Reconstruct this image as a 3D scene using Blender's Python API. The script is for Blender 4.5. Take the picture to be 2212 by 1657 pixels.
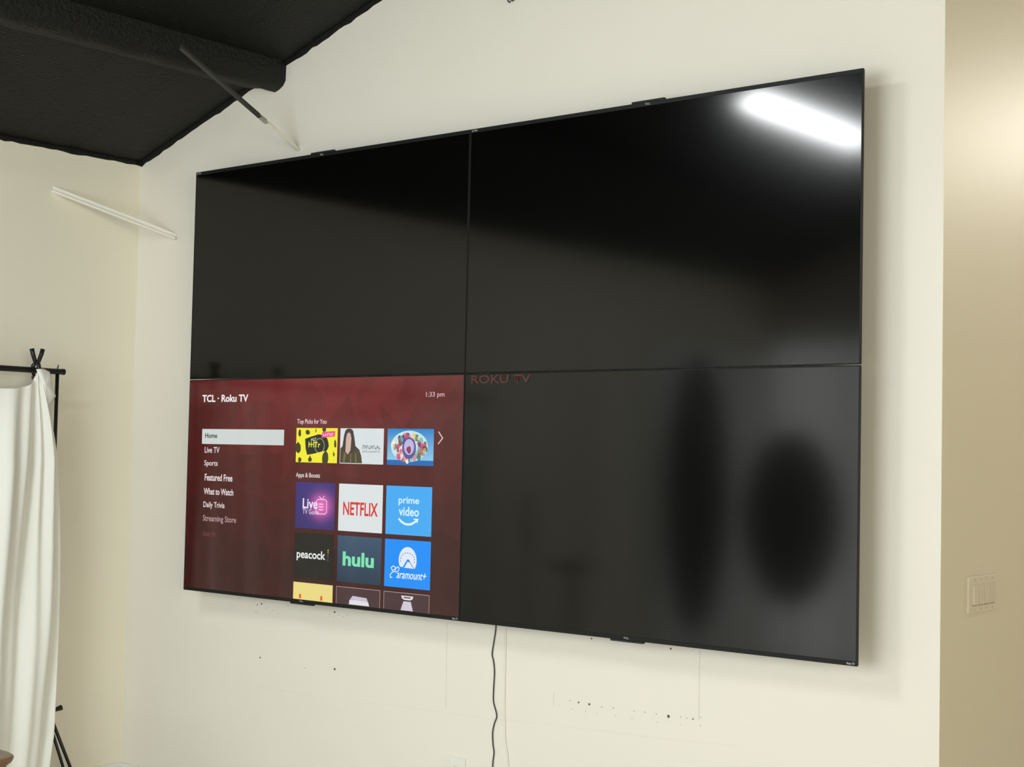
import bpy, bmesh, math, random
from mathutils import Vector, Matrix

for o in list(bpy.data.objects):
    bpy.data.objects.remove(o)
SC = bpy.context.scene
COL = SC.collection
rnd = random.Random(7)

# ------------------------------------------------------------------ camera
CAM = Vector((3.38622, -3.86092, -0.26586))
R3 = ((0.7722474119, 0.6349723253, 0.0210732275),
      (-0.0128713901, 0.0487994036, -0.9987256608),
      (-0.6351915161, 0.7709920650, 0.0458581896))      # rows: image right, image down, view direction
FPX = 3301.69
cd = bpy.data.cameras.new('camera')
cam = bpy.data.objects.new('camera', cd)
COL.objects.link(cam)
M = Matrix(((R3[0][0], -R3[1][0], -R3[2][0], CAM.x),
            (R3[0][1], -R3[1][1], -R3[2][1], CAM.y),
            (R3[0][2], -R3[1][2], -R3[2][2], CAM.z),
            (0, 0, 0, 1)))
cam.matrix_world = M
cd.sensor_fit = 'HORIZONTAL'
cd.sensor_width = 36.0
cd.lens = FPX * 36.0 / 2212.0
cd.clip_start = 0.02
cd.clip_end = 100
SC.camera = cam

# ------------------------------------------------------------------ view, world, lights
SC.view_settings.view_transform = 'Standard'
SC.view_settings.look = 'None'
SC.view_settings.gamma = 1.0
SC.view_settings.use_curve_mapping = False
SC.view_settings.exposure = 0.0

wd = bpy.data.worlds.new('daylight')
SC.world = wd
wd.use_nodes = True
wd.node_tree.nodes['Background'].inputs[0].default_value = (0.86, 0.95, 1.0, 1)
wd.node_tree.nodes['Background'].inputs[1].default_value = 1.6

def area(name, loc, target, sx, sy, power, col, spread=180):
    l = bpy.data.lights.new(name, 'AREA')
    l.shape = 'RECTANGLE'; l.size = sx; l.size_y = sy
    l.energy = power; l.color = col; l.spread = math.radians(spread)
    o = bpy.data.objects.new(name, l)
    COL.objects.link(o)
    o.location = loc
    d = Vector(target) - Vector(loc)
    o.rotation_euler = d.to_track_quat('-Z', 'Y').to_euler()
    return o
# fill lights added to brighten the walls, set in unseen added windows
area('fill_light', (0.95, -5.32, 0.0), (-0.3, 0, -0.1), 2.6, 2.0, 95, (0.90, 1.0, 1.08))
area('fill_light_side', (6.22, -3.9, 0.0), (-0.5, -1.5, -0.1), 2.6, 2.0, 146, (0.98, 0.905, 0.70))
TUBE_STRENGTH = 95.0        # ceiling tube in front of the screens
TUBE_STRENGTH_2 = 4.0      # the other ceiling tubes
HALL_LAMP = 142.0
DOOR_GLOW = 3.1             # frosted garden door behind the camera, lit by the day outside

# ------------------------------------------------------------------ helpers
D = 0.12                     # the wall plane; the front of the screens is y = 0
XL = -1.972                  # left wall
XR = 1.635                   # outer corner of the screen wall
ZF = -1.70                   # floor
RIDGE = 2.3
def ceil_z(x):
    return 0.942 + 0.3333 * (x - XL) if x <= RIDGE else 0.942 + 0.3333 * (2 * RIDGE - x - XL)

def ray(u, v):
    a = (u - 1106.0) / FPX; b = (v - 828.0) / FPX
    return Vector([R3[0][i] * a + R3[1][i] * b + R3[2][i] for i in range(3)])
def onY(u, v, y=0.0):
    d = ray(u, v); return CAM + d * ((y - CAM.y) / d.y)
def onX(u, v, x):
    d = ray(u, v); return CAM + d * ((x - CAM.x) / d.x)

def lin(c):
    return tuple((x / 255 / 12.92) if x / 255 <= 0.04045 else ((x / 255 + 0.055) / 1.055) ** 2.4 for x in c[:3])

MATS = {}
def pm(name, col, rough=0.5, metal=0.0, var=0.0, vscale=8.0, bump=0.0, bscale=200.0, spec=0.5, sub=0.0, detail=3.0, coat=0.0):
    if name in MATS: return MATS[name]
    m = bpy.data.materials.new(name); m.use_nodes = True
    nt = m.node_tree; b = nt.nodes['Principled BSDF']
    b.inputs['Base Color'].default_value = (*col, 1)
    b.inputs['Roughness'].default_value = rough
    b.inputs['Metallic'].default_value = metal
    b.inputs['Specular IOR Level'].default_value = spec
    b.inputs['Coat Weight'].default_value = coat
    tc = nt.nodes.new('ShaderNodeTexCoord')
    if var > 0:
        n = nt.nodes.new('ShaderNodeTexNoise'); n.inputs['Scale'].default_value = vscale; n.inputs['Detail'].default_value = detail
        nt.links.new(tc.outputs['Object'], n.inputs['Vector'])
        r = nt.nodes.new('ShaderNodeMapRange')
        r.inputs['To Min'].default_value = 1 - var; r.inputs['To Max'].default_value = 1 + var
        nt.links.new(n.outputs['Fac'], r.inputs['Value'])
        mx = nt.nodes.new('ShaderNodeVectorMath'); mx.operation = 'SCALE'
        mx.inputs[0].default_value = col
        nt.links.new(r.outputs[0], mx.inputs['Scale'])
        nt.links.new(mx.outputs[0], b.inputs['Base Color'])
    if bump > 0:
        n = nt.nodes.new('ShaderNodeTexNoise'); n.inputs['Scale'].default_value = bscale; n.inputs['Detail'].default_value = 4
        nt.links.new(tc.outputs['Object'], n.inputs['Vector'])
        bp = nt.nodes.new('ShaderNodeBump'); bp.inputs['Strength'].default_value = bump; bp.inputs['Distance'].default_value = 0.01
        nt.links.new(n.outputs['Fac'], bp.inputs['Height'])
        nt.links.new(bp.outputs[0], b.inputs['Normal'])
    MATS[name] = m
    return m

SCREEN_ROUGH = 0.105
def screen_mat(name, rgb, k=1.0):
    """lit pixels behind the glossy screen surface"""
    if name in MATS: return MATS[name]
    m = bpy.data.materials.new(name); m.use_nodes = True
    b = m.node_tree.nodes['Principled BSDF']
    b.inputs['Base Color'].default_value = (0.002, 0.002, 0.002, 1)
    b.inputs['Roughness'].default_value = SCREEN_ROUGH
    b.inputs['Emission Color'].default_value = (*lin(rgb), 1)
    b.inputs['Emission Strength'].default_value = k
    MATS[name] = m
    return m
def px(rgb, k=1.0):
    return screen_mat('pixels_%d_%d_%d' % tuple(rgb), rgb, k)

def emit(name, col, s):
    m = bpy.data.materials.new(name); m.use_nodes = True
    nt = m.node_tree; nt.nodes.clear()
    e = nt.nodes.new('ShaderNodeEmission'); e.inputs[0].default_value = (*col, 1); e.inputs[1].default_value = s
    o = nt.nodes.new('ShaderNodeOutputMaterial'); nt.links.new(e.outputs[0], o.inputs[0])
    return m

def empty(name, loc=(0, 0, 0), label=None, cat=None, group=None):
    o = bpy.data.objects.new(name, None); COL.objects.link(o)
    o.location = loc; o.empty_display_size = 0.05
    if label: o['label'] = label
    if cat: o['category'] = cat
    if group: o['group'] = group
    return o
def link(name, bm, mat, parent=None, smooth=False, label=None, cat=None, group=None, kind=None):
    me = bpy.data.meshes.new(name); bm.to_mesh(me); bm.free()
    me.materials.append(mat)
    if smooth:
        for p in me.polygons: p.use_smooth = True
    o = bpy.data.objects.new(name, me); COL.objects.link(o)
    if parent:
        o.parent = parent
        top = parent
        off = Vector((0, 0, 0))
        while top is not None:
            off += Vector(top.location); top = top.parent
        o.location = -off                  # meshes are written in world coordinates
    if label: o['label'] = label
    if cat: o['category'] = cat
    if group: o['group'] = group
    if kind: o['kind'] = kind
    return o
def B(): return bmesh.new()
def box(bm, lo, hi, bev=0.0, seg=2):
    g = bmesh.ops.create_cube(bm, size=1.0)
    lo, hi = Vector(lo), Vector(hi)
    for v in g['verts']:
        v.co = Vector([lo[i] + (v.co[i] + 0.5) * (hi[i] - lo[i]) for i in range(3)])
    if bev > 0:
        es = list({e for v in g['verts'] for e in v.link_edges})
        bmesh.ops.bevel(bm, geom=es, offset=bev, segments=seg, affect='EDGES', profile=0.5)
    return bm
def bxo(lo, hi, bev=0.0, seg=2): return box(B(), lo, hi, bev, seg)
def quad(bm, pts):
    bm.faces.new([bm.verts.new(p) for p in pts])
def tube(bm, pts, r, n=10, cap=True):
    pts = [Vector(p) for p in pts]; rs = r if isinstance(r, (list, tuple)) else [r] * len(pts)
    rings = []
    up = None
    for i, p in enumerate(pts):
        t = (pts[min(i + 1, len(pts) - 1)] - pts[max(i - 1, 0)]).normalized()
        if up is None:
            up = t.orthogonal().normalized()
        up = (up - t * up.dot(t)).normalized(); s = t.cross(up)
        rings.append([bm.verts.new(p + (up * math.cos(2 * math.pi * k / n) + s * math.sin(2 * math.pi * k / n)) * rs[i]) for k in range(n)])
    for a, b in zip(rings, rings[1:]):
        for k in range(n):
            bm.faces.new((a[k], a[(k + 1) % n], b[(k + 1) % n], b[k]))
    if cap:
        bm.faces.new(rings[0][::-1]); bm.faces.new(rings[-1])
    return bm
def prism_y(bm, prof, y0, y1):
    a = [bm.verts.new((x, y0, z)) for x, z in prof]; b = [bm.verts.new((x, y1, z)) for x, z in prof]
    n = len(prof)
    for i in range(n): bm.faces.new((a[i], a[(i + 1) % n], b[(i + 1) % n], b[i]))
    bm.faces.new(a[::-1]); bm.faces.new(b)
    bmesh.ops.recalc_face_normals(bm, faces=bm.faces)
    return bm
def spline(pts, n=8):
    pts = [Vector(p) for p in pts]; out = []
    for i in range(len(pts) - 1):
        p0 = pts[max(i - 1, 0)]; p1 = pts[i]; p2 = pts[i + 1]; p3 = pts[min(i + 2, len(pts) - 1)]
        for k in range(n):
            t = k / n
            out.append(0.5 * ((2 * p1) + (-p0 + p2) * t + (2 * p0 - 5 * p1 + 4 * p2 - p3) * t * t + (-p0 + 3 * p1 - 3 * p2 + p3) * t ** 3))
    out.append(pts[-1])
    return out

# ------------------------------------------------------------------ materials
def wall_paint(name, col, patch=False):
    m = pm(name, col, rough=0.5, var=0.018, vscale=1.6, bump=0.05, bscale=260, spec=0.35)
    return m
WALLCOL = (0.805, 0.768, 0.678)
M_wall = wall_paint('cream_wall_paint', WALLCOL)
M_wall_left = wall_paint('cream_wall_paint_side', (0.845, 0.80, 0.67))
M_wall_ret = pm('satin_tan_wall_paint', (0.74, 0.675, 0.525), rough=0.46, var=0.012, vscale=1.5, bump=0.03, bscale=260, spec=0.4)
M_ceil = pm('rough_black_ceiling_paint', (0.0065, 0.0067, 0.0057), rough=0.5, var=0.35, vscale=9, bump=0.5, bscale=95, spec=0.18)
M_beam = pm('rough_black_beam_coating', (0.0065, 0.0066, 0.005), rough=0.65, var=0.4, vscale=30, bump=0.9, bscale=70, spec=0.3)
M_bead = pm('black_sealant', (0.004, 0.004, 0.0035), rough=0.75, var=0.3, vscale=40, bump=0.9, bscale=60, spec=0.25)
M_floor = pm('grey_concrete_floor', (0.56, 0.53, 0.47), rough=0.4, var=0.12, vscale=3, bump=0.05, bscale=60)
M_trim = pm('white_trim_paint', (0.80, 0.80, 0.74), rough=0.4)
M_white = pm('white_painted_steel', (0.86, 0.84, 0.75), rough=0.45, var=0.01)
M_blackp = pm('black_plastic', (0.008, 0.008, 0.008), rough=0.42)
M_bezel = pm('black_bezel_metal', (0.006, 0.006, 0.0055), rough=0.5, spec=0.25)
M_blackm = pm('black_stand_metal', (0.006, 0.006, 0.005), rough=0.45)
M_screen = pm('dark_screen_glass', (0.0005, 0.0005, 0.0004), rough=SCREEN_ROUGH, spec=0.36)
M_logo = pm('silver_white_logo', (0.5, 0.5, 0.5), rough=0.4)
M_plate = pm('ivory_switch_plate', (0.72, 0.655, 0.51), rough=0.4)
M_plate_w = pm('white_outlet_plastic', (0.80, 0.79, 0.71), rough=0.35)
M_hole = pm('dark_screw_hole', (0.10, 0.10, 0.085), rough=0.9)
M_smudge = pm('grey_scuff', (0.42, 0.40, 0.34), rough=0.9)
M_pencil = pm('pencil_line', (0.60, 0.59, 0.52), rough=0.9)
M_cloth = pm('white_muslin', (0.84, 0.84, 0.78), rough=0.85, var=0.02, vscale=4, bump=0.06, bscale=300)
M_wood = pm('brown_varnished_wood', (0.20, 0.105, 0.045), rough=0.35, var=0.3, vscale=12)
M_steel = pm('dark_steel', (0.10, 0.10, 0.095), rough=0.4, metal=0.6)
M_black_cloth = pm('black_fabric', (0.11, 0.11, 0.095), rough=0.9)
M_glass = pm('pane_glass', (1, 1, 1), rough=0.02)

M_pane = emit('daylit_frosted_glass', (0.97, 1.0, 0.95), DOOR_GLOW)
# ------------------------------------------------------------------ setting
YF = -5.40; XE = 6.3; YH = 4.2
def structure(name, bm, mat, parent=None, **k):
    return link(name, bm, mat, parent, kind=None if parent else 'structure', **k)

structure('floor', bxo((XL - 0.3, YF - 0.3, ZF - 0.1), (XE + 0.3, YH + 0.3, ZF)), M_floor)
# the wall that carries the screens: its end on the right is the outer corner
prof = [(XL - 0.12, ZF), (XR - 0.001, ZF), (XR - 0.001, ceil_z(XR) + 0.02), (XL - 0.12, ceil_z(XL - 0.12) + 0.02)]
wall_back = structure('wall_back', prism_y(B(), prof, D, D + 0.16), M_wall)
prof = [(XR - 0.16, ZF), (XR, ZF), (XR, ceil_z(XR) + 0.02), (XR - 0.16, ceil_z(XR) + 0.02)]
structure('wall_return', prism_y(B(), prof, D + 0.0005, YH), M_wall_ret)
structure('wall_left', bxo((XL - 0.12, YF, ZF), (XL, D + 0.01, ceil_z(XL) + 0.06)), M_wall_left)
gable = [(XL - 0.12, ZF), (XE, ZF), (XE, ceil_z(XE) + 0.03), (RIDGE, ceil_z(RIDGE) + 0.03), (XL - 0.12, ceil_z(XL) - 0.01)]
# front wall behind the camera, with an opening cut for the added fill window
fw = B()
DX0, DX1, DZ = XL + 0.02, -0.75, 0.55
for lo, hi in (((XL - 0.12, ZF), (DX0, 2.6)), ((DX0, DZ), (DX1, 2.6)), ((DX1, ZF), (-0.35, 2.6)), ((-0.35, ZF), (2.25, -1.0)), ((-0.35, 1.0), (2.25, 2.6)), ((2.25, ZF), (XE, 2.6))):
    box(fw, (lo[0], YF - 0.12, lo[1]), (hi[0], YF, hi[1]))
structure('wall_front', fw, M_wall)
door = empty('door_1', ((DX0 + DX1) / 2, YF, ZF)); door['kind'] = 'structure'
for i in range(3):
    x = DX0 + (DX1 - DX0) * i / 2
    link('door_stile', bxo((x - 0.02, YF - 0.09, ZF), (x + 0.02, YF - 0.03, DZ), 0.004), M_trim, door)
    if i < 2:
        link('frosted_pane', bxo((x + 0.022, YF - 0.07, ZF + 0.03), (x + (DX1 - DX0) / 2 - 0.022, YF - 0.06, DZ - 0.03)), M_pane, door)
for z in (ZF + 0.015, DZ - 0.015):
    link('door_rail', bxo((DX0, YF - 0.09, z - 0.015), (DX1, YF - 0.03, z + 0.015), 0.003), M_trim, door)
added_win = empty('added_window_1', (0.95, YF, -1.0)); added_win['kind'] = 'structure'  # unseen window, added as a source for the fill light
for i in range(4):
    x = -0.35 + i * 2.6 / 3
    link('added_window_mullion', bxo((x - 0.03, YF - 0.09, -1.0), (x + 0.03, YF - 0.03, 1.0), 0.004), M_trim, added_win)
for z in (-0.97, 0.97):
    link('added_window_rail', bxo((-0.35, YF - 0.09, z - 0.03), (2.25, YF - 0.03, z + 0.03), 0.004), M_trim, added_win)
rw = B()
box(rw, (XE, YF, ZF), (XE + 0.12, -5.2, 1.2)); box(rw, (XE, -2.6, ZF), (XE + 0.12, YH, 1.2))
box(rw, (XE, -5.2, ZF), (XE + 0.12, -2.6, -1.0)); box(rw, (XE, -5.2, 1.0), (XE + 0.12, -2.6, 1.2))
structure('wall_right', rw, M_wall)
added_win2 = empty('added_window_2', (XE, -3.9, -1.0)); added_win2['kind'] = 'structure'  # second unseen window, added to brighten the left wall
for i in range(4):
    y = -5.2 + i * 2.6 / 3
    link('added_window_mullion', bxo((XE + 0.03, y - 0.03, -1.0), (XE + 0.09, y + 0.03, 1.0), 0.004), M_trim, added_win2)
for z in (-0.97, 0.97):
    link('added_window_rail', bxo((XE + 0.03, -5.2, z - 0.03), (XE + 0.09, -2.6, z + 0.03), 0.004), M_trim, added_win2)
structure('wall_hall', prism_y(B(), [(XR, ZF), (XE, ZF), (XE, 1.0), (RIDGE, 2.4), (XR, 2.2)], YH, YH + 0.12), M_wall_ret)

# ceiling deck and its boards: shallow joints run up the slope
ceiling = structure('ceiling', prism_y(B(), [(XL - 0.2, ceil_z(XL - 0.2) + 0.012), (RIDGE, ceil_z(RIDGE) + 0.012), (XE + 0.2, ceil_z(XE + 0.2) + 0.012),
                                            (XE + 0.2, ceil_z(XE + 0.2) + 0.14), (RIDGE, ceil_z(RIDGE) + 0.14), (XL - 0.2, ceil_z(XL - 0.2) + 0.14)], YF - 0.1, YH + 0.1), M_ceil)
y = D + 0.02; k = 0
while y > YF:
    w = (0.36, 0.30, 0.42)[k % 3]; dz = 0.0
    y1 = max(y - w, YF)
    for xa, xb in ((XL - 0.02, RIDGE), (RIDGE, XE)):
        link('ceiling_panel', prism_y(B(), [(xa, ceil_z(xa) + dz), (xb, ceil_z(xb) + dz), (xb, ceil_z(xb) + 0.013), (xa, ceil_z(xa) + 0.013)], y1 + 0.0005, y - 0.0005), M_ceil, ceiling)
    y = y1; k += 1
link('ceiling_panel', prism_y(B(), [(XR, ceil_z(XR)), (RIDGE, ceil_z(RIDGE)), (XE, ceil_z(XE)), (XE, ceil_z(XE) + 0.013), (RIDGE, ceil_z(RIDGE) + 0.013), (XR, ceil_z(XR) + 0.013)], D + 0.17, YH), M_ceil, ceiling)

# lumpy black sealant along the ceiling edges
def bead(name, a, b, r, n):
    a, b = Vector(a), Vector(b); pts = []; rs = []
    for i in range(n + 1):
        t = i / n
        pts.append(a.lerp(b, t) + Vector((rnd.uniform(-1, 1), rnd.uniform(-1, 1), rnd.uniform(-1, 1))) * 0.0012)
        rs.append(r * rnd.uniform(0.8, 1.2))
    return structure(name, tube(B(), pts, rs, 8), M_bead, smooth=True)
bead('trim_1', (XL - 0.004, YF + 0.02, ceil_z(XL) - 0.002), (XL - 0.004, D, ceil_z(XL) - 0.002), 0.017, 160)
bead('trim_2', (XL, D + 0.004, ceil_z(XL) - 0.002), (RIDGE - 0.7, D + 0.004, ceil_z(RIDGE - 0.7) - 0.002), 0.017, 120)

# black beam that runs along the ceiling and dies into the screen wall
prof0 = [(-1.30, ceil_z(-1.30) + 0.02), (-1.285, 1.166), (-1.22, 1.158), (-1.165, 1.144), (-1.128, 1.133), (-1.105, 1.139), (-1.085, 1.150),
         (-1.072, 1.168), (-1.069, 1.20), (-1.067, 1.262)]
bm = B(); rings = []
N = 90
for i in range(N + 1):
    yy = D + 0.01 - (i / N) * 5.4
    rings.append([bm.verts.new((x + rnd.uniform(-1, 1) * 0.0022, yy, z + (rnd.uniform(-1, 1) * 0.003 if 0 < j < 9 else 0.01))) for j, (x, z) in enumerate(prof0)])
for a, b in zip(rings, rings[1:]):
    for j in range(len(prof0) - 1):
        bm.faces.new((a[j], a[j + 1], b[j + 1], b[j]))
bm.faces.new(rings[0]); bm.faces.new(rings[-1][::-1])
bmesh.ops.recalc_face_normals(bm, faces=bm.faces)
beam = link('ceiling_beam', bm, M_beam, smooth=True, label='rough black ceiling beam that ends on the screen wall beside the black and white brace', cat='beam')

structure('baseboard_left', bxo((XL, YF, ZF), (XL + 0.014, D, -1.592), 0.003), M_trim)
structure('baseboard_back', bxo((XL + 0.014, D - 0.014, ZF), (XR - 0.002, D, -1.592), 0.003), M_trim)

# pencil lines, scuffs and screw holes on the wall below the screens
def wall_rect(name, u0, v0, u1, v1, w, mat):
    a = onY(u0, v0, D); b = onY(u1, v1, D); d = (b - a).normalized(); n = Vector((-d.z, 0, d.x)) * w / 2
    bm = B(); quad(bm, [Vector((p.x, D - 0.0006, p.z)) for p in (a - n, b - n, b + n, a + n)])
    bmesh.ops.recalc_face_normals(bm, faces=bm.faces)
    r = bmesh.ops.extrude_face_region(bm, geom=bm.faces[:])
    for v in [g for g in r['geom'] if isinstance(g, bmesh.types.BMVert)]: v.co.y = D + 0.001
    return link(name, bm, mat, wall_back)
wall_rect('pencil_line', 966, 1346, 963, 1530, 0.0014, M_pencil)
wall_rect('pencil_line', 1512, 1398, 1510, 1555, 0.0018, M_pencil)
wall_rect('pencil_line', 1196, 1495, 1196, 1525, 0.0012, M_pencil)
def hole(u, v, r, mat=None):
    c = onY(u, v, D)
    bm = B(); bmesh.ops.create_cone(bm, cap_ends=True, segments=10, radius1=r, radius2=r * 0.8, depth=0.002, matrix=Matrix.Translation((c.x, D - 0.0004, c.z)) @ Matrix.Rotation(math.pi / 2, 4, 'X'))
    return link('screw_hole', bm, mat or M_hole, wall_back)
for u, v, r in ((562, 1420, .0035), (723, 1445, .005), (1278, 1379, .003), (1449, 1401, .0035), (1444, 1547, .0055), (1250, 1517, .0032), (1273, 1521, .0042),
                (556, 1306, .0025), (565, 1304, .0038), (723, 1322, .0042), (1497, 1553, .0026)):
    hole(u, v, r)
for u, v, r in ((659, 1443, .002), (1300, 1527, .0025), (1325, 1529, .0025), (1370, 1536, .0022), (1393, 1538, .0025), (1418, 1542, .0022), (1484, 1551, .002), (1231, 1513, .002),
                (1470, 1549, .002), (553, 1322, .002), (575, 1314, .0018), (590, 1318, .0018), (600, 1324, .0018), (622, 1308, .002), (712, 1327, .0018), (720, 1331, .0018), (733, 1328, .0018),
                (741, 1331, .0018), (750, 1329, .0018), (1208, 1524, .0014), (1235, 1531, .0014), (1265, 1536, .0014), (1290, 1541, .0014), (1330, 1545, .0014), (1365, 1552, .0014), (1420, 1559, .0014), (1470, 1565, .0014), (1513, 1567, .0018), (1514, 1549, .002)):
    hole(u, v, r, M_smudge)
# faint ridge where two coats of paint meet
pts = [(560, 1484), (700, 1507), (860, 1525), (960, 1539), (1060, 1553), (1180, 1563), (1300, 1579), (1440, 1596), (1600, 1612)]
for (a, b), (c, d_) in zip(pts, pts[1:]):
    wall_rect('paint_ridge', a, b, c, d_, 0.0012, pm('paint_ridge', (0.74, 0.71, 0.61), rough=0.7))

# ------------------------------------------------------------------ televisions
W_TV, H_TV = 1.450, 0.829
TX = 0.0
def text_mesh(s, bold=0.0):
    c = bpy.data.curves.new('t', 'FONT'); c.body = s; c.size = 1; c.offset = bold; c.resolution_u = 3
    o = bpy.data.objects.new('t', c); COL.objects.link(o)
    dg = bpy.context.evaluated_depsgraph_get(); dg.update()
    me = bpy.data.meshes.new_from_object(o.evaluated_get(dg))
    bpy.data.objects.remove(o)
    return me
def text(name, s, x0, x1, z0, z1, y, mat, parent, bold=0.0, shear=0.0, flip=False):
    me = text_mesh(s, bold)
    xs = [v.co.x for v in me.vertices]; ys = [v.co.y for v in me.vertices]
    ax, bx, ay, by = min(xs), max(xs), min(ys), max(ys)
    for v in me.vertices:
        fx = (v.co.x - ax) / (bx - ax); fy = (v.co.y - ay) / (by - ay)
        if flip: fx, fy = 1 - fx, 1 - fy
        v.co = Vector((x0 + fx * (x1 - x0) + shear * fy * (z1 - z0), y, z0 + fy * (z1 - z0)))
    me.materials.clear(); me.materials.append(mat)
    o = bpy.data.objects.new(name, me); COL.objects.link(o)
    o.parent = parent
    top = parent; off = Vector()
    while top is not None: off += Vector(top.location); top = top.parent
    o.location = -off
    return o

def make_tv(cx, cz, label, inverted):
    """cx, cz: centre of the screen. Inverted sets have their sensor bump and logos at the top."""
    tv = empty('television', (cx, 0.06, cz - H_TV / 2), label, 'television', 'four televisions mounted as one video wall')
    g = 0.0012
    x0, x1, z0, z1 = cx - W_TV / 2 + g, cx + W_TV / 2 - g, cz - H_TV / 2 + g, cz + H_TV / 2 - g
    s = 1 if inverted else -1
    # thin panel housing behind the glass
    link('panel_housing', bxo((x0 + 0.001, 0.004, z0 + 0.001), (x1 - 0.001, 0.013, z1 - 0.001), 0.002), M_bezel, tv)
    # bezel strips: three hair-thin, one wider chin
    t = 0.0035; chin = 0.013
    zc0 = z0 + (chin if not inverted else t); zc1 = z1 - (chin if inverted else t)
    link('bezel_side', bxo((x0, -0.001, z0), (x0 + t, 0.008, z1), 0.0006, 1), M_bezel, tv)
    link('bezel_side', bxo((x1 - t, -0.001, z0), (x1, 0.008, z1), 0.0006, 1), M_bezel, tv)
    link('bezel_top' if not inverted else 'bezel_chin', bxo((x0 + t, -0.001, zc1), (x1 - t, 0.008, z1), 0.0006, 1), M_bezel, tv)
    link('bezel_chin' if not inverted else 'bezel_top', bxo((x0 + t, -0.001, z0), (x1 - t, 0.008, zc0), 0.0006, 1), M_bezel, tv)
    scr = link('screen', bxo((x0 + t, 0.0, zc0), (x1 - t, 0.005, zc1)), M_screen, tv)
    # chassis and mount
    link('chassis', bxo((cx - 0.56, 0.013, cz - 0.30 - s * 0.04), (cx + 0.56, 0.062, cz + 0.22 - s * 0.04), 0.012, 3), M_blackp, tv)
    link('wall_bracket', bxo((cx - 0.30, 0.060, cz - 0.10), (cx + 0.30, D - 0.0005, cz + 0.10), 0.004), M_steel, tv)
    # sensor bump on the chin edge, a little off centre as the photo shows
    bxm = cx + (-0.045 if not inverted else 0.0)
    ze = z1 if inverted else z0
    link('sensor_bump', bxo((bxm - 0.062, -0.002, min(ze, ze + s * 0.0065)), (bxm + 0.062, 0.011, max(ze, ze + s * 0.0065)), 0.003), M_blackp, tv)
    zt = ze - s * 0.0065
    text('brand_logo', 'TCL', bxm - 0.010, bxm + 0.010, zt - 0.0028, zt + 0.0028, -0.0023, M_logo, tv, 0.02, flip=inverted)
    if inverted:
        text('corner_logo', 'Roku TV', x0 + 0.006, x0 + 0.030, zt - 0.003, zt + 0.003, -0.0014, M_logo, tv, 0.03, flip=True)
    else:
        text('corner_logo', 'Roku TV', x1 - 0.030, x1 - 0.006, zt - 0.003, zt + 0.003, -0.0014, M_logo, tv, 0.03)
    return tv, scr, (x0 + t, x1 - t, zc0, zc1)

tv_ul, scr_ul, _ = make_tv(TX - W_TV / 2, H_TV / 2, 'blank black television at the upper left of the video wall, above the lit menu screen', True)
tv_ur, scr_ur, _ = make_tv(TX + W_TV / 2, H_TV / 2, 'blank black television at the upper right, with the bright lamp reflection', True)
tv_lr, scr_lr, _ = make_tv(TX + W_TV / 2, -H_TV / 2, 'blank dark television at the lower right with two dark oval reflections', False)
tv_ll, scr_ll, EXT = make_tv(TX - W_TV / 2, -H_TV / 2, 'television at the lower left, lit with a dark red streaming app menu', False)

# faint red word across the top edge of the lower right set
a = onY(1018, 830); b = onY(1148, 812)
text('ghost_text', 'ROKU TV', a.x, b.x, a.z + 0.002, -0.006, -0.0012, screen_mat('dim_red_pixels', (84, 24, 20), 0.6), scr_lr, 0.03)

# ---- the menu picture: everything lies on the lit screen
LY = [0.0]
def layer(n): return -0.0004 - 0.0003 * n
SX0, SX1, SZ0, SZ1 = EXT
# background with soft low-polygon facets
m = bpy.data.materials.new('menu_background'); m.use_nodes = True
nt = m.node_tree; b_ = nt.nodes['Principled BSDF']
b_.inputs['Base Color'].default_value = (0.002, 0.002, 0.002, 1); b_.inputs['Roughness'].default_value = SCREEN_ROUGH
at = nt.nodes.new('ShaderNodeAttribute'); at.attribute_name = 'Col'; at.attribute_type = 'GEOMETRY'
nt.links.new(at.outputs['Color'], b_.inputs['Emission Color']); b_.inputs['Emission Strength'].default_value = 1.0
bm = B(); cl = bm.loops.layers.float_color.new('Col')
NX, NZ = 15, 9
grid = []
r2 = random.Random(21)
for j in range(NZ + 1):
    row = []
    for i in range(NX + 1):
        jx = 0 if i in (0, NX) else r2.uniform(-0.29, 0.29); jz = 0 if j in (0, NZ) else r2.uniform(-0.29, 0.29)
        row.append((SX0 + (SX1 - SX0) * (i + jx) / NX, SZ0 + (SZ1 - SZ0) * (j + jz) / NZ))
    grid.append(row)
def bgcol(x, z):
    u = (x - SX0) / (SX1 - SX0); w = (z - SZ0) / (SZ1 - SZ0)
    g = math.exp(-((u - 0.55) / 0.55) ** 2) * max(0, w - 0.15) / 0.85
    base = Vector((56, 17, 17)); hi = Vector((110, 34, 36))
    return base.lerp(hi, min(1, g * 1.15))
for j in range(NZ):
    for i in range(NX):
        q = [grid[j][i], grid[j][i + 1], grid[j + 1][i + 1], grid[j + 1][i]]
        tris = ((q[0], q[1], q[2]), (q[0], q[2], q[3])) if r2.random() < 0.5 else ((q[0], q[1], q[3]), (q[1], q[2], q[3]))
        for t3 in tris:
            c = (sum(p[0] for p in t3) / 3, sum(p[1] for p in t3) / 3)
            col = bgcol(*c) * (1 + r2.uniform(-0.065, 0.065))
            f = bm.faces.new([bm.verts.new((p[0], layer(0), p[1])) for p in t3])
            for l in f.loops: l[cl] = (*lin(tuple(col)), 1)
link('menu_background', bm, m, scr_ll)

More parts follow.
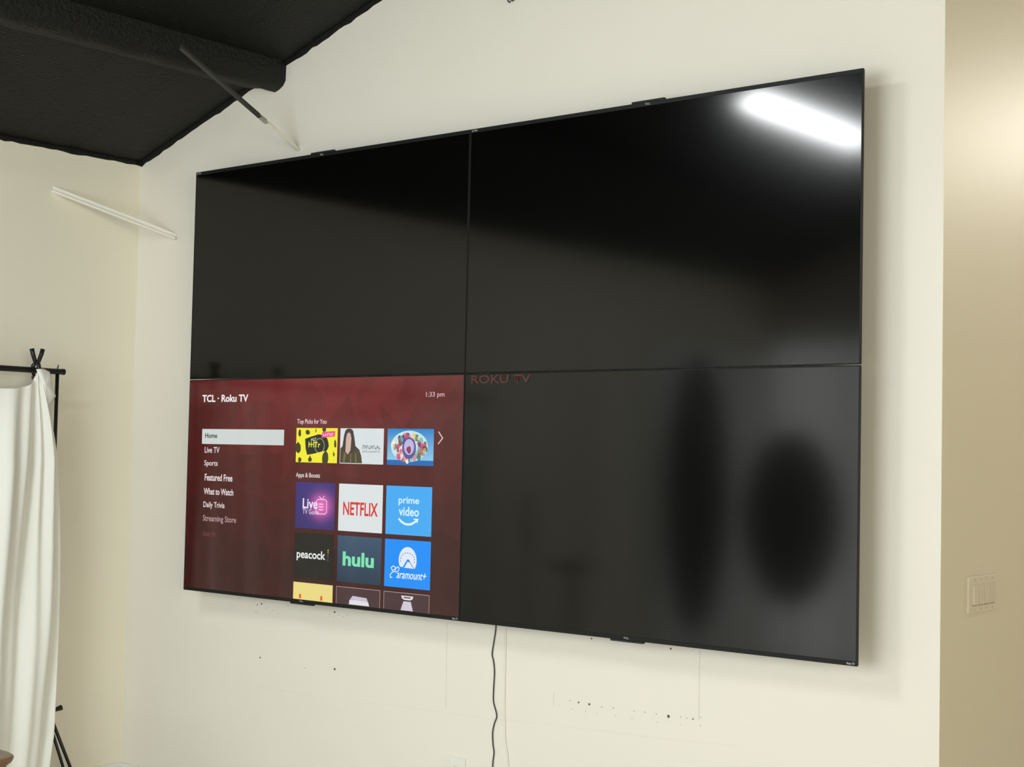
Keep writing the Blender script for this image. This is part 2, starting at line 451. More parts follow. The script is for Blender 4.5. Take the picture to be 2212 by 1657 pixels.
def X_(u, v): return onY(u, v).x
def Z_(u, v): return onY(u, v).z
def rectp(name, x0, x1, z0, z1, lay, mat):
    bm = B(); y = layer(lay)
    quad(bm, [(x0, y, z0), (x1, y, z0), (x1, y, z1), (x0, y, z1)])
    return link(name, bm, mat, scr_ll)
def poly(name, pts, lay, mat, into=None):
    bm = B(); y = layer(lay)
    quad(bm, [(p[0], y, p[1]) for p in pts]); bmesh.ops.triangulate(bm, faces=bm.faces[:])
    return link(name, bm, mat, scr_ll)
def multi(name, shapes, lay, mat, stuff=False):
    """one object per shape; marks too small to pick apart are joined as stuff"""
    groups = [shapes] if stuff else [[q] for q in shapes]
    for g in groups:
        bm = B(); y = layer(lay)
        for q in g:
            if isinstance(q, dict):                      # a pen stroke: strip between its two sides
                a = [bm.verts.new((p[0], y, p[1])) for p in q['l']]; b = [bm.verts.new((p[0], y, p[1])) for p in q['r']]
                for i in range(len(a) - 1): bm.faces.new((a[i], b[i], b[i + 1], a[i + 1]))
            else: quad(bm, [(p[0], y, p[1]) for p in q])
        bmesh.ops.triangulate(bm, faces=bm.faces[:])
        o = link(name, bm, mat, scr_ll, kind='stuff' if stuff else None)
def disc(cx, cz, rx, rz, n=20, a0=0, a1=2 * math.pi, jit=0.0):
    return [(cx + rx * math.cos(a0 + (a1 - a0) * k / n) * (1 + rnd.uniform(-jit, jit)), cz + rz * math.sin(a0 + (a1 - a0) * k / n) * (1 + rnd.uniform(-jit, jit))) for k in range(n)]
def stroke(pts, w):
    """outline of one continuous pen stroke"""
    P_ = [Vector(p) for p in pts]; L, R = [], []
    for i, p in enumerate(P_):
        d0 = (p - P_[i - 1]).normalized() if i else (P_[1] - p).normalized()
        d1 = (P_[i + 1] - p).normalized() if i < len(P_) - 1 else d0
        d = (d0 + d1).normalized(); n = Vector((-d.y, d.x)); k = w / 2 / max(0.5, n.dot(Vector((-d0.y, d0.x))))
        L.append(tuple(p + n * k)); R.append(tuple(p - n * k))
    return [{'l': L, 'r': R}]
def menu(s, u0, u1, v0, v1, rgb, name='menu_text', bold=0.012, k=1.0):
    um, vm = (u0 + u1) / 2, (v0 + v1) / 2
    text(name, s, X_(u0, vm), X_(u1, vm), Z_(um, v1), Z_(um, v0), layer(5), px(rgb, k), scr_ll, bold)
WHT = (226, 216, 214)
menu('TCL \u00b7 Roku TV', 438, 537, 852, 868, (236, 230, 228), 'header_text', 0.03)
menu('1:33 pm', 921, 961, 846, 860, (205, 178, 180), 'clock_text')
menu('Top Picks for You', 643, 706, 905, 918, WHT, 'row_heading')
menu('Apps & Boosts', 640, 692, 1021, 1034, WHT, 'row_heading')
rectp('menu_highlight', X_(437, 942), X_(614, 942), Z_(525, 960), Z_(525, 927), 2, px((204, 211, 208)))
menu('Home', 444, 470, 935, 946, (40, 45, 45), 'menu_text', 0.02)
menu('Live TV', 443, 475, 965, 978, WHT)
menu('Sports', 442, 471, 994, 1009, WHT)
menu('Featured Free', 443, 503, 1024, 1039, WHT, bold=0.02)
menu('What to Watch', 441, 505, 1055, 1069, WHT, bold=0.02)
menu('Daily Trivia', 440, 486, 1084, 1100, WHT)
menu('Streaming Store', 439, 511, 1114, 1131, (176, 150, 150))
menu('Search', 439, 467, 1146, 1158, (104, 66, 64))
# chevron
multi('next_arrow', stroke([(X_(948, 932), Z_(948, 932)), (X_(957, 946), Z_(957, 946)), (X_(947, 959), Z_(947, 959))], 0.0045), 5, px((216, 190, 190)))

COLS = [(X_(639, 1080), X_(724, 1080)), (X_(732, 1085), X_(827, 1085)), (X_(834, 1100), X_(933, 1100))]
TCOL = [(X_(640, 962), X_(729, 962)), (X_(735, 962), X_(829, 962)), (X_(837, 964), X_(937, 964))]
def rowz(u, va, vb): return Z_(u, vb), Z_(u, va)
R1 = rowz(784, 925, 1002); R2 = rowz(781, 1046, 1149); R3_ = rowz(777, 1159, 1260); R4 = (SZ0, Z_(774, 1270))
def F(cell, fx, fz):
    (x0, x1), (z0, z1) = cell
    return (x0 + (x1 - x0) * fx, z0 + (z1 - z0) * fz)
def tile(name, cell, rgb, lay=1, mat=None):
    (x0, x1), (z0, z1) = cell
    return rectp(name, x0, x1, z0, z1, lay, mat or px(rgb))
def grad_tile(name, cell, c00, c01, lay=1):
    """vertical gradient of the picture itself: bottom colour, top colour"""
    mm = bpy.data.materials.new(name + '_pixels'); mm.use_nodes = True
    n = mm.node_tree; b = n.nodes['Principled BSDF']
    b.inputs['Base Color'].default_value = (0.002, 0.002, 0.002, 1); b.inputs['Roughness'].default_value = SCREEN_ROUGH; b.inputs['Emission Strength'].default_value = 1
    a = n.nodes.new('ShaderNodeAttribute'); a.attribute_name = 'Col'; n.links.new(a.outputs['Color'], b.inputs['Emission Color'])
    bm = B(); c = bm.loops.layers.float_color.new('Col'); (x0, x1), (z0, z1) = cell; y = layer(lay)
    f = bm.faces.new([bm.verts.new(p) for p in ((x0, y, z0), (x1, y, z0), (x1, y, z1), (x0, y, z1))])
    for l, cc in zip(f.loops, (c00, c00, c01, c01)): l[c] = (*lin(cc), 1)
    return link(name, bm, mm, scr_ll)
def glyphs(name, cell, fx0, fx1, fz0, fz1, n, rgb, lay=4, seed=3):
    """illegible small lettering: a row of short strokes"""
    r = random.Random(seed); sh = []
    for i in range(n):
        a = fx0 + (fx1 - fx0) * i / n; w = (fx1 - fx0) / n
        h = r.choice((0.7, 1.0, 1.0)); p0 = F(cell, a, fz0); p1 = F(cell, a + w * 0.3, fz0 + (fz1 - fz0) * h)
        sh.append([p0, (p1[0], p0[1]), p1, (p0[0], p1[1])])
        zz = fz0 + (fz1 - fz0) * r.choice((0.05, 0.45, 0.8)); q0 = F(cell, a, zz); q1 = F(cell, a + w * 0.8, zz + (fz1 - fz0) * 0.2)
        sh.append([q0, (q1[0], q0[1]), q1, (q0[0], q1[1])])
    multi(name, sh, lay, px(rgb), True)
def ttext(name, s, cell, fx0, fx1, fz0, fz1, rgb, bold=0.0, lay=4, shear=0.0):
    a = F(cell, fx0, fz0); b = F(cell, fx1, fz1)
    text(name, s, a[0], b[0], a[1], b[1], layer(lay), px(rgb), scr_ll, bold, shear)
def fstroke(cell, pts, w): return stroke([F(cell, *p) for p in pts], w)
def fdisc(cell, cx, cz, r, n=20, ar=None, jit=0.0, a0=0, a1=2 * math.pi):
    c = F(cell, cx, cz); R = r * (cell[0][1] - cell[0][0])
    return disc(c[0], c[1], R, R * (ar or 1), n, a0, a1, jit)

# first row: programme pictures
c = (TCOL[0], R1); tile('show_picture', c, (238, 232, 48))
multi('picture_blot', [fdisc(c, .05, .42, .07, 12, 1.3, .15), fdisc(c, .08, .85, .035, 10, 2, .3), fdisc(c, .28, .88, .05, 10, 1, .3), fdisc(c, .72, .13, .07, 12, 1.9, .15),
                        fdisc(c, .35, .10, .04, 8, 1.3, .3), fdisc(c, .10, .07, .05, 8, .8, .3), fdisc(c, .95, .55, .03, 8, 2.2, .3), fdisc(c, .68, .96, .05, 8, .8, .2),
                        fdisc(c, .92, .25, .02, 8, 2, .3), fdisc(c, .48, .92, .012, 6, 3, .2)], 2, px((60, 58, 25)))
poly('picture_panel', [F(c, *p) for p in ((.22, .68), (.30, .72), (.42, .77), (.55, .82), (.66, .80), (.76, .70), (.79, .58), (.80, .48), (.76, .36), (.62, .32), (.45, .26), (.28, .22), (.24, .40))], 3, px((36, 36, 26)))
glyphs('picture_lettering', c, .31, .60, .44, .60, 5, (232, 235, 60), 4, 5)
glyphs('picture_lettering', c, .37, .50, .62, .72, 3, (225, 228, 200), 4, 8)
ring = [F(c, .58 + .115 * math.cos(a * .35), .49 + .21 * math.sin(a * .35)) for a in range(19)]
multi('picture_emblem', stroke(ring, 0.0018), 5, px((200, 205, 170)))
poly('picture_badge', [F(c, *p) for p in ((.62, .72), (.94, .76), (.95, .92), (.64, .89))], 5, px((232, 80, 140)))
glyphs('badge_lettering', c, .66, .92, .77, .86, 5, (250, 205, 225), 6, 2)

c = (TCOL[1], R1); tile('show_picture', c, (214, 222, 224))
poly('portrait_jacket', [F(c, *p) for p in ((.01, .02), (.52, .02), (.50, .22), (.45, .40), (.37, .49), (.28, .52), (.14, .52), (.05, .48), (.01, .42))], 2, px((74, 66, 44)))
poly('portrait_hair', [F(c, *p) for p in ((.05, .40), (.08, .60), (.09, .80), (.12, .94), (.17, .99), (.25, .99), (.30, .93), (.33, .75), (.34, .58), (.37, .42), (.30, .34), (.20, .30), (.10, .34))], 3, px((58, 50, 48)))
poly('portrait_face', [F(c, *p) for p in ((.155, .40), (.14, .72), (.16, .84), (.20, .89), (.245, .84), (.265, .70), (.245, .56), (.235, .45), (.25, .38), (.19, .26), (.13, .34))], 4, px((205, 172, 156)))
multi('jacket_fold', [[F(c, *p) for p in q] for q in (((.08, .04), (.12, .04), (.14, .30), (.10, .30)), ((.24, .04), (.27, .04), (.27, .28), (.25, .28)), ((.36, .04), (.40, .04), (.38, .30), (.36, .30)))], 4, px((118, 108, 70)))
glyphs('picture_lettering', c, .53, .94, .42, .53, 9, (96, 104, 112), 4, 11)
glyphs('picture_lettering', c, .53, .94, .32, .38, 10, (130, 138, 145), 4, 12)

c = (TCOL[2], R1); grad_tile('show_picture', c, (150, 205, 232), (24, 128, 200))
(x0, x1), (z0, z1) = c
multi('picture_glow', [fdisc(c, .48, .52, .40, 28, .62)], 2, px((196, 226, 232)))
rectp('picture_band', x0, x1, z0, z0 + (z1 - z0) * 0.14, 2, px((28, 104, 178)))
rr = random.Random(5)
PAL = [(214, 90, 130), (235, 200, 120), (60, 60, 110), (120, 190, 200), (180, 90, 60), (240, 235, 200), (90, 70, 90), (225, 140, 160), (70, 130, 110)]
for i, colr in enumerate(PAL):
    sh = []
    for k in range(7):
        a = rr.uniform(0, 2 * math.pi); ra = rr.uniform(.55, 1)
        sh.append(fdisc(c, .48 + .36 * ra * math.cos(a), .47 + .36 * ra * math.sin(a), rr.uniform(.022, .05), 8, 1.2, .25))
    multi('picture_crowd', sh, 3, px(colr), True)
multi('picture_emblem', [fdisc(c, .48, .47, .15, 24, 1.15)], 4, px((92, 84, 150)))
multi('picture_emblem', [fdisc(c, .48, .50, .11, 20, 1.15)], 5, px((190, 180, 222)))
multi('picture_emblem', [fdisc(c, .48, .43, .05, 10, 1.2, .2)], 6, px((140, 60, 90)))

# second row
c = (COLS[0], R2)
def glow_tile(name, cell, base, glow, gx, gz, gr):
    mm = bpy.data.materials.new(name + '_glow_pixels'); mm.use_nodes = True
    n = mm.node_tree; b = n.nodes['Principled BSDF']
    b.inputs['Base Color'].default_value = (0.002, 0.002, 0.002, 1); b.inputs['Roughness'].default_value = SCREEN_ROUGH; b.inputs['Emission Strength'].default_value = 1
    a = n.nodes.new('ShaderNodeAttribute'); a.attribute_name = 'Col'; n.links.new(a.outputs['Color'], b.inputs['Emission Color'])
    bm = B(); cl_ = bm.loops.layers.float_color.new('Col'); y = layer(1); n_ = 16
    def cc(fx, fz):
        d = math.hypot(fx - gx, fz - gz) / gr; k = math.exp(-d * d)
        lb, lg = Vector(lin(base)), Vector(lin(glow)); lb = lb * (1 + 0.25 * fz)
        return (*(lb.lerp(lg, k)), 1)
    for j in range(n_):
        for i in range(n_):
            ff = [(i / n_, j / n_), ((i + 1) / n_, j / n_), ((i + 1) / n_, (j + 1) / n_), (i / n_, (j + 1) / n_)]
            f = bm.faces.new([bm.verts.new((F(cell, *p)[0], y, F(cell, *p)[1])) for p in ff])
            for l, p in zip(f.loops, ff): l[cl_] = cc(*p)
    return link(name, bm, mm, scr_ll)
glow_tile('app_tile', c, (52, 42, 108), (232, 110, 190), .66, .50, .23)
ttext('tile_text', 'Live', c, .19, .57, .43, .65, (240, 232, 250), 0.015)
ttext('tile_text', 'TV Guide', c, .19, .60, .31, .42, (228, 215, 240), 0.0)
rr_ = [(.58, .33), (.76, .33), (.80, .37), (.80, .60), (.76, .64), (.58, .64), (.54, .60), (.54, .37), (.58, .33)]
multi('tile_icon', fstroke(c, rr_, 0.0035), 4, px((255, 190, 225)))
multi('tile_icon', fstroke(c, [(.60, .71), (.67, .65)], 0.0026) + fstroke(c, [(.74, .72), (.68, .65)], 0.0026), 4, px((255, 200, 230)))
multi('tile_icon', fstroke(c, [(.60, .54), (.71, .54)], 0.003) + fstroke(c, [(.60, .48), (.71, .48)], 0.003) + fstroke(c, [(.60, .42), (.71, .42)], 0.003), 5, px((255, 225, 240)))
c = (COLS[1], R2); tile('app_tile', c, (218, 225, 226))
me_b = 0.022
ttext('tile_text', 'NETFLIX', c, .11, .90, .34, .62, (214, 44, 40), me_b)
c = (COLS[2], R2); tile('app_tile', c, (66, 168, 240))
ttext('tile_text', 'prime', c, .28, .73, .60, .78, (206, 236, 252), 0.02)
ttext('tile_text', 'video', c, .29, .73, .39, .58, (214, 240, 252), 0.02)
sm = [(.29, .33), (.36, .265), (.44, .225), (.51, .22), (.58, .235), (.65, .28), (.69, .315)]
multi('tile_icon', fstroke(c, sm, 0.0072) + fstroke(c, [(.62, .335), (.71, .335), (.695, .265)], 0.0042), 4, px((225, 244, 252)))
# third row
c = (COLS[0], R3_); tile('app_tile', c, (24, 24, 18))
ttext('tile_text', 'peacock', c, .07, .80, .38, .62, (232, 232, 232), 0.02)
for i, colr in enumerate(((224, 196, 80), (206, 150, 60), (150, 80, 60), (120, 70, 120), (60, 90, 130), (60, 110, 90))):
    multi('tile_dot', [fdisc(c, .865, .655 - i * .045, .014, 8, 1.1)], 4, px(colr))
c = (COLS[1], R3_); grad_tile('app_tile', c, (34, 54, 72), (56, 82, 108))
ttext('tile_text', 'hulu', c, .13, .84, .35, .66, (124, 224, 176), 0.035)
c = (COLS[2], R3_); tile('app_tile', c, (10, 140, 246))
dome = fdisc(c, .51, .58, .195, 30, 1.08, 0, math.radians(-38), math.radians(218))
dome = [F(c, .36, .43)] + dome[::-1][1:-1] + [F(c, .66, .43)] if False else dome
multi('tile_icon', [dome + [F(c, .36, .435)]], 4, px((222, 232, 244)))
multi('tile_icon', [[F(c, *p) for p in ((.40, .42), (.51, .61), (.55, .56), (.49, .42))]], 5, px((10, 140, 246)))
multi('tile_icon', [[F(c, *p) for p in ((.44, .42), (.52, .56), (.55, .48), (.57, .51), (.60, .42))]], 6, px((222, 232, 244)))
multi('tile_icon', fstroke(c, [(.53, .60), (.66, .40)], 0.0022), 7, px((30, 70, 130)))
stars = [fdisc(c, .51 + .155 * math.cos(math.radians(a)), .58 + .155 * math.sin(math.radians(a)), .011, 6) for a in range(-10, 191, 20)]
multi('tile_stars', stars, 5, px((60, 110, 190)), True)
ttext('tile_text', 'aramount+', c, .27, .90, .19, .34, (225, 238, 252), 0.012, 4, 0.25)
pw = [(.18, .20), (.14, .19), (.13, .24), (.17, .30), (.24, .33), (.25, .41), (.20, .44), (.15, .40), (.18, .34), (.25, .38), (.30, .43), (.33, .40), (.31, .34), (.25, .31)]
multi('tile_icon', fstroke(c, pw, 0.0032), 4, px((225, 238, 252)))
# last row, cut off by the lower edge of the screen
c = (COLS[0], R4); tile('app_tile', c, (232, 214, 130))
(x0, x1), (z0, z1) = c
for f in (.16, .70):
    rectp('tile_text', x0 + (x1 - x0) * f, x0 + (x1 - x0) * (f + .05), z0 + 0.004, z0 + 0.020, 4, px((222, 84, 36)))
for ci in (1, 2):
    c = (COLS[ci], R4); tile('app_tile', c, (70, 46, 50))
    (x0, x1), (z0, z1) = c
    multi('tile_frame', [[(x0, z1 - .002), (x1, z1 - .002), (x1, z1), (x0, z1)], [(x0, z0), (x0 + .002, z0), (x0 + .002, z1), (x0, z1)], [(x1 - .002, z0), (x1, z0), (x1, z1), (x1 - .002, z1)]], 4, px((178, 150, 150)))
    cx = (x0 + x1) / 2; s = (x1 - x0)
    if ci == 1:
        multi('tile_icon', [[(cx - s * .20, z0 + .002), (cx + s * .26, z0 + .002), (cx + s * .23, z0 + .018), (cx - s * .19, z0 + .018)]], 4, px((224, 220, 224)))
        multi('tile_icon', [[(cx - s * .18, z0 + .019), (cx + s * .23, z0 + .016), (cx + s * .20, z0 + .030), (cx - s * .12, z0 + .033)]], 5, px((196, 190, 208)))
    else:
        multi('tile_icon', [[(cx - s * .11, z1 - .010), (cx + s * .15, z1 - .010), (cx + s * .14, z1 - .019), (cx + s * .09, z1 - .024), (cx - s * .05, z1 - .024), (cx - s * .10, z1 - .018)]], 4, px((226, 222, 226)))
        multi('tile_icon', [[(cx - s * .06, z1 - .014), (cx + s * .10, z1 - .014), (cx + s * .09, z1 - .018), (cx - s * .05, z1 - .018)]], 5, px((70, 46, 50)))
        multi('tile_icon', [[(cx - s * .12, z0 + .002), (cx + s * .15, z0 + .002), (cx + s * .10, z1 - .029), (cx - s * .06, z1 - .029)]], 4, px((206, 200, 212)))

# ------------------------------------------------------------------ braces, wall fitting, cables, plates
def angle_bar(bm, a, b, w, t, side):
    """L section steel between two points; side = direction of the second flange"""
    a, b = Vector(a), Vector(b); d = (b - a).normalized()
    s = Vector(side); s = (s - d * s.dot(d)).normalized(); u = d.cross(s)
    prof = [(0, 0), (w, 0), (w, t), (t, t), (t, w), (0, w)]
    ra = [bm.verts.new(a + u * (p - w / 2) + s * (q - w / 2)) for p, q in prof]
    rb = [bm.verts.new(b + u * (p - w / 2) + s * (q - w / 2)) for p, q in prof]
    for i in range(6): bm.faces.new((ra[i], ra[(i + 1) % 6], rb[(i + 1) % 6], rb[i]))
    bm.faces.new(ra[::-1]); bm.faces.new(rb)
    bmesh.ops.recalc_face_normals(bm, faces=bm.faces)
    return bm
T0 = Vector((-0.985, -0.46, 1.165)); T1 = Vector((-0.972, D - 0.001, 0.886))
# top end of the brace as seen along its own sight line
d = ray(392, 100); T0 = CAM + d * ((-0.46 - CAM.y) / d.y)
d = ray(646, 322); T1 = CAM + d * ((D - 0.003 - CAM.y) / d.y)
split = 0.655
dd = (T1 - T0)
br = empty('roof_brace', tuple(T1), 'diagonal steel brace, black above and white below, from ceiling beam to wall', 'brace')
link('brace_upper', angle_bar(B(), T0, T0 + dd * split, 0.020, 0.004, (0, 0, 1)), pm('black_brace_paint', (0.022, 0.022, 0.019), rough=0.5, var=0.2, vscale=60), br, label='black painted upper half of the brace')
link('brace_overspray', angle_bar(B(), T0 + dd * split, T0 + dd * (split + .06), 0.0201, 0.004, (0, 0, 1)), pm('grey_overspray', (0.34, 0.34, 0.30), rough=0.6, var=0.5, vscale=150), br, label='grey oversprayed band')
link('brace_lower', angle_bar(B(), T0 + dd * (split + .06), T1, 0.018, 0.004, (0, 0, 1)), M_white, br, label='white painted lower end')
link('brace_foot', bxo((T1.x - 0.011, D - 0.003, T1.z - 0.013), (T1.x + 0.011, D + 0.001, T1.z + 0.013), 0.001), M_white, br)
# white brace across the corner
A0 = onX(112, 407, XL + 0.004); A1 = onY(380, 511, D - 0.004)
wb = empty('corner_brace', tuple(A1), 'white painted flat steel brace spanning the wall corner left of the screens', 'brace')
dd = (A1 - A0).normalized()
bm = B()
s = Vector((0, 0, 1)); s = (s - dd * s.dot(dd)).normalized(); u = dd.cross(s)
angle_bar(bm, A0, A1, 0.026, 0.006, (0.0, 0.0, 1.0))
link('brace_bar', bm, M_white, wb)
# small dark fitting at the top edge of the picture
h = onY(1108, 2, D)
hk = empty('wall_hook', (h.x, D, h.z), 'small dark metal hook screwed high on the wall above the screens', 'hook')
bm = B(); bmesh.ops.create_cone(bm, cap_ends=True, segments=20, radius1=0.013, radius2=0.010, depth=0.012, matrix=Matrix.Translation((h.x, D - 0.006, h.z + 0.012)) @ Matrix.Rotation(math.pi / 2, 4, 'X'))
link('hook_base', bm, M_steel, hk)
pts = [Vector((h.x, D - 0.010, h.z + 0.016))] + [Vector((h.x + 0.002 * math.sin(a), D - 0.020 - 0.011 * math.sin(a), h.z + 0.003 + 0.011 * math.cos(a))) for a in [i * math.pi / 9 for i in range(12)]]
link('hook_curl', tube(B(), pts, 0.0032, 8), M_steel, hk, smooth=True)

# cables
cp = [(1072, 1330), (1071, 1357), (1067, 1385), (1063, 1412), (1066, 1428), (1068, 1452), (1066, 1490), (1066, 1516), (1073, 1545), (1068, 1562), (1064, 1582), (1065, 1610), (1067, 1626), (1064, 1657)]
pts = [onY(u, v, D - 0.0035) for u, v in cp]
pts += [Vector((pts[-1].x + 0.003, D - 0.0035, -1.45)), Vector((pts[-1].x - 0.002, D - 0.004, -1.58)), Vector((pts[-1].x, D - 0.018, -1.60)), Vector((pts[-1].x, D - 0.018, ZF + 0.002))]
link('speaker_cable', tube(B(), spline(pts, 5), 0.0021, 8), pm('thin_black_cable', (0.03, 0.03, 0.025), rough=0.6), smooth=True, label='thin crinkled black cable hanging down the wall below the screens', cat='cable')
cp = [(1092, 1338), (1092, 1400), (1090, 1500), (1091, 1590), (1098, 1657)]
pts = [onY(u, v, D - 0.003) for u, v in cp] + [Vector((onY(1098, 1657, D).x + 0.01, D - 0.003, -1.55)), Vector((onY(1098, 1657, D).x + 0.012, D - 0.018, -1.60)), Vector((onY(1098, 1657, D).x + 0.012, D - 0.018, ZF + 0.003))]
link('white_cable', tube(B(), spline(pts, 6), 0.0022, 8), pm('white_cable_jacket', (0.78, 0.76, 0.66), rough=0.5), smooth=True, label='thin white cable on the wall just right of the crinkled black cable', cat='cable')

# wall outlet at the lower edge
o0 = onY(975, 1633, D); ox0, oz1 = o0.x, o0.z
ox0 = onY(972, 1640, D).x; ox1 = onY(1007, 1640, D).x; oxc = (ox0 + ox1) / 2
ot = empty('wall_outlet', (oxc, D, oz1 - 0.114), 'white wall outlet low on the wall, left of the hanging cables', 'outlet')
link('outlet_plate', bxo((oxc - 0.035, D - 0.006, oz1 - 0.114), (oxc + 0.035, D, oz1), 0.0025), M_plate_w, ot)
for dz in (-0.037, -0.077):
    sk = link('outlet_socket', bxo((oxc - 0.017, D - 0.009, oz1 + dz - 0.014), (oxc + 0.017, D - 0.005, oz1 + dz + 0.014), 0.003), M_plate_w, ot)
    for dx in (-0.006, 0.006):
        link('socket_slot', bxo((oxc + dx - 0.001, D - 0.0095, oz1 + dz - 0.002), (oxc + dx + 0.001, D - 0.0088, oz1 + dz + 0.007)), M_hole, sk)

# four-gang switch on the tan wall
s0 = onX(2088, 1243, XR); s1 = onX(2150, 1240, XR); zb = onX(2090, 1328, XR).z
sz0, sz1 = zb + 0.002, (s0.z + s1.z) / 2
sw = empty('light_switch', (XR, (s0.y + s1.y) / 2, sz0), 'ivory four rocker light switch plate on the tan wall', 'switch')
link('switch_plate', bxo((XR - 0.001, s0.y, sz0), (XR + 0.0065, s1.y, sz1), 0.003), M_plate, sw)
wy = (s1.y - s0.y)
for i in range(4):
    yc = s0.y + wy * (0.20 + 0.2 * i) + 0.003
    bm = bxo((XR + 0.005, yc - 0.0155, sz0 + 0.024), (XR + 0.0115, yc + 0.0155, sz1 - 0.024), 0.0015)
    up = i in (3,)
    for v in bm.verts:
        if v.co.x > XR + 0.008:
            f = (v.co.z - (sz0 + sz1) / 2) / (sz1 - sz0)
            v.co.x += (0.003 if up else -0.003) * f
    rk = link('rocker', bm, pm('ivory_rocker', (0.69, 0.62, 0.485), rough=0.45), sw)
    link('rocker_gap', bxo((XR + 0.0055, yc - 0.017, sz0 + 0.0215), (XR + 0.0068, yc + 0.017, sz0 + 0.0245)), pm('rocker_shadow_gap', (0.22, 0.19, 0.14), rough=0.8), sw)
    for zz in (sz0 + 0.011, sz1 - 0.011):
        bm = B(); bmesh.ops.create_cone(bm, cap_ends=True, segments=8, radius1=0.0024, radius2=0.002, depth=0.002, matrix=Matrix.Translation((XR + 0.0072, yc, zz)) @ Matrix.Rotation(math.pi / 2, 4, 'Y'))
        link('plate_screw', bm, pm('painted_screw', (0.52, 0.48, 0.38), rough=0.4), sw)

# ------------------------------------------------------------------ backdrop stand, clamps and cloth
BX = -1.84
bz = onX(137, 803, BX).z
bs = empty('backdrop_stand', (BX, -0.34, ZF), 'black photo backdrop stand by the left wall, cross bar holding the white cloth', 'stand')
link('crossbar', tube(B(), [(BX, -0.322, bz), (BX, -2.30, bz)], 0.0112, 16), M_blackm, bs, smooth=False)
link('bar_end_cap', tube(B(), [(BX, -0.314, bz), (BX, -0.322, bz)], 0.0125, 16), M_blackp, bs)
def stand(py, sgn):
    link('pole', tube(B(), [(BX, py, bz - 0.01), (BX, py, -0.62)], 0.0075, 12), M_blackm, bs, smooth=True)
    link('pole', tube(B(), [(BX, py, -0.60), (BX, py, -1.22)], 0.0098, 12), M_blackm, bs, smooth=True)
    link('pole', tube(B(), [(BX, py, -1.20), (BX, py, ZF + 0.10)], 0.0120, 12), M_blackm, bs, smooth=True)
    link('wing_bolt', tube(B(), [(BX, py, bz + 0.010), (BX, py + sgn * 0.004, bz + 0.026)], [0.0035, 0.002], 8), M_steel, bs)
    c = link('leg_collar', tube(B(), [(BX, py, -1.285), (BX, py, -1.335)], 0.020, 14), M_blackp, bs)
    link('collar_knob', tube(B(), [(BX + 0.01, py + sgn * 0.018, -1.312), (BX + 0.014, py + sgn * 0.062, -1.302)], [0.006, 0.011], 10), M_blackp, c)
    link('lower_collar', tube(B(), [(BX, py, -1.545), (BX, py, -1.575)], 0.018, 14), M_blackp, bs)
    for ang in (90, 205, 282):
        a = math.radians(ang if sgn > 0 else -ang)
        dx, dy = math.cos(a), math.sin(a)
        rr_ = 0.19 if ang == 90 else (0.11 if ang == 215 else 0.20)
        p0 = Vector((BX + dx * 0.012, py + dy * 0.012, -1.31)); p1 = Vector((BX + dx * rr_, py + dy * rr_, ZF + 0.008))
        if p1.x < XL + 0.02: p1.x = XL + 0.02
        lg = link('leg', tube(B(), [p0, p1], 0.0068, 10), M_blackm, bs, smooth=True)
        pm_ = p0.lerp(p1, 0.62)
        link('leg_brace', tube(B(), [(BX + dx * 0.012, py + dy * 0.012, -1.56), pm_], 0.004, 8), M_blackm, lg, smooth=True)
        if ang == 90:
            link('leg_brace', tube(B(), [(BX, py + sgn * 0.014, -1.345), (BX, py + sgn * 0.142, ZF + 0.02)], 0.006, 8), M_blackm, lg, smooth=True)
        link('rubber_foot', tube(B(), [p0.lerp(p1, 0.955), p1], 0.0095, 10), M_blackp, lg)
stand(-0.345, 1); stand(-2.26, -1)

CLY = [-0.442, -0.805, -1.67, -1.93]
lab = ['black spring clamp on the backdrop crossbar nearest its end', 'black spring clamp second from the end of the backdrop crossbar',
       'black spring clamp third from the right end of the backdrop crossbar', 'black spring clamp farthest along the backdrop crossbar']
def clamp_parts(root, y0):
    X = BX + 0.004; z = bz
    for sg in (-1, 1):
        # two crossed levers: handle above, jaw gripping the bar below
        hp = [(X, y0 + sg * 0.022, z + 0.083), (X, y0 + sg * 0.016, z + 0.062), (X, y0 + sg * 0.006, z + 0.036), (X, y0 - sg * 0.002, z + 0.026)]
        link('handle', tube(B(), [Vector(p) + Vector((sg * 0.004, 0, 0)) for p in hp], [0.0092, 0.0088, 0.008, 0.0075], 10), M_blackp, root, smooth=True)
        jx = 0.016 * sg
        jp = [(X + jx * 0.4, y0 - sg * 0.002, z + 0.034), (X + jx * 1.25, y0 - 0.004, z + 0.016), (X + jx * 1.35, y0 - 0.006 + 0.004, z - 0.004), (X + jx * 1.0, y0 + 0.002, z - 0.026)]
        j = link('jaw', tube(B(), jp, [0.0075, 0.0085, 0.0085, 0.006], 10), M_blackp, root, smooth=True)
        link('jaw_pad', bxo((X + jx * 1.0 - 0.006, y0 - 0.008, z - 0.036), (X + jx * 1.0 + 0.006, y0 + 0.012, z - 0.022), 0.002), pm('orange_brown_pad', (0.10, 0.03, 0.015), rough=0.6), j)
    link('pivot', tube(B(), [(X - 0.014, y0, z + 0.030), (X + 0.016, y0, z + 0.030)], 0.006, 10), M_steel, root)
for y0, l in zip(CLY, lab):
    c = empty('spring_clamp', (BX, y0, bz), l, 'clamp', 'spring clamps on the backdrop bar')
    clamp_parts(c, y0)

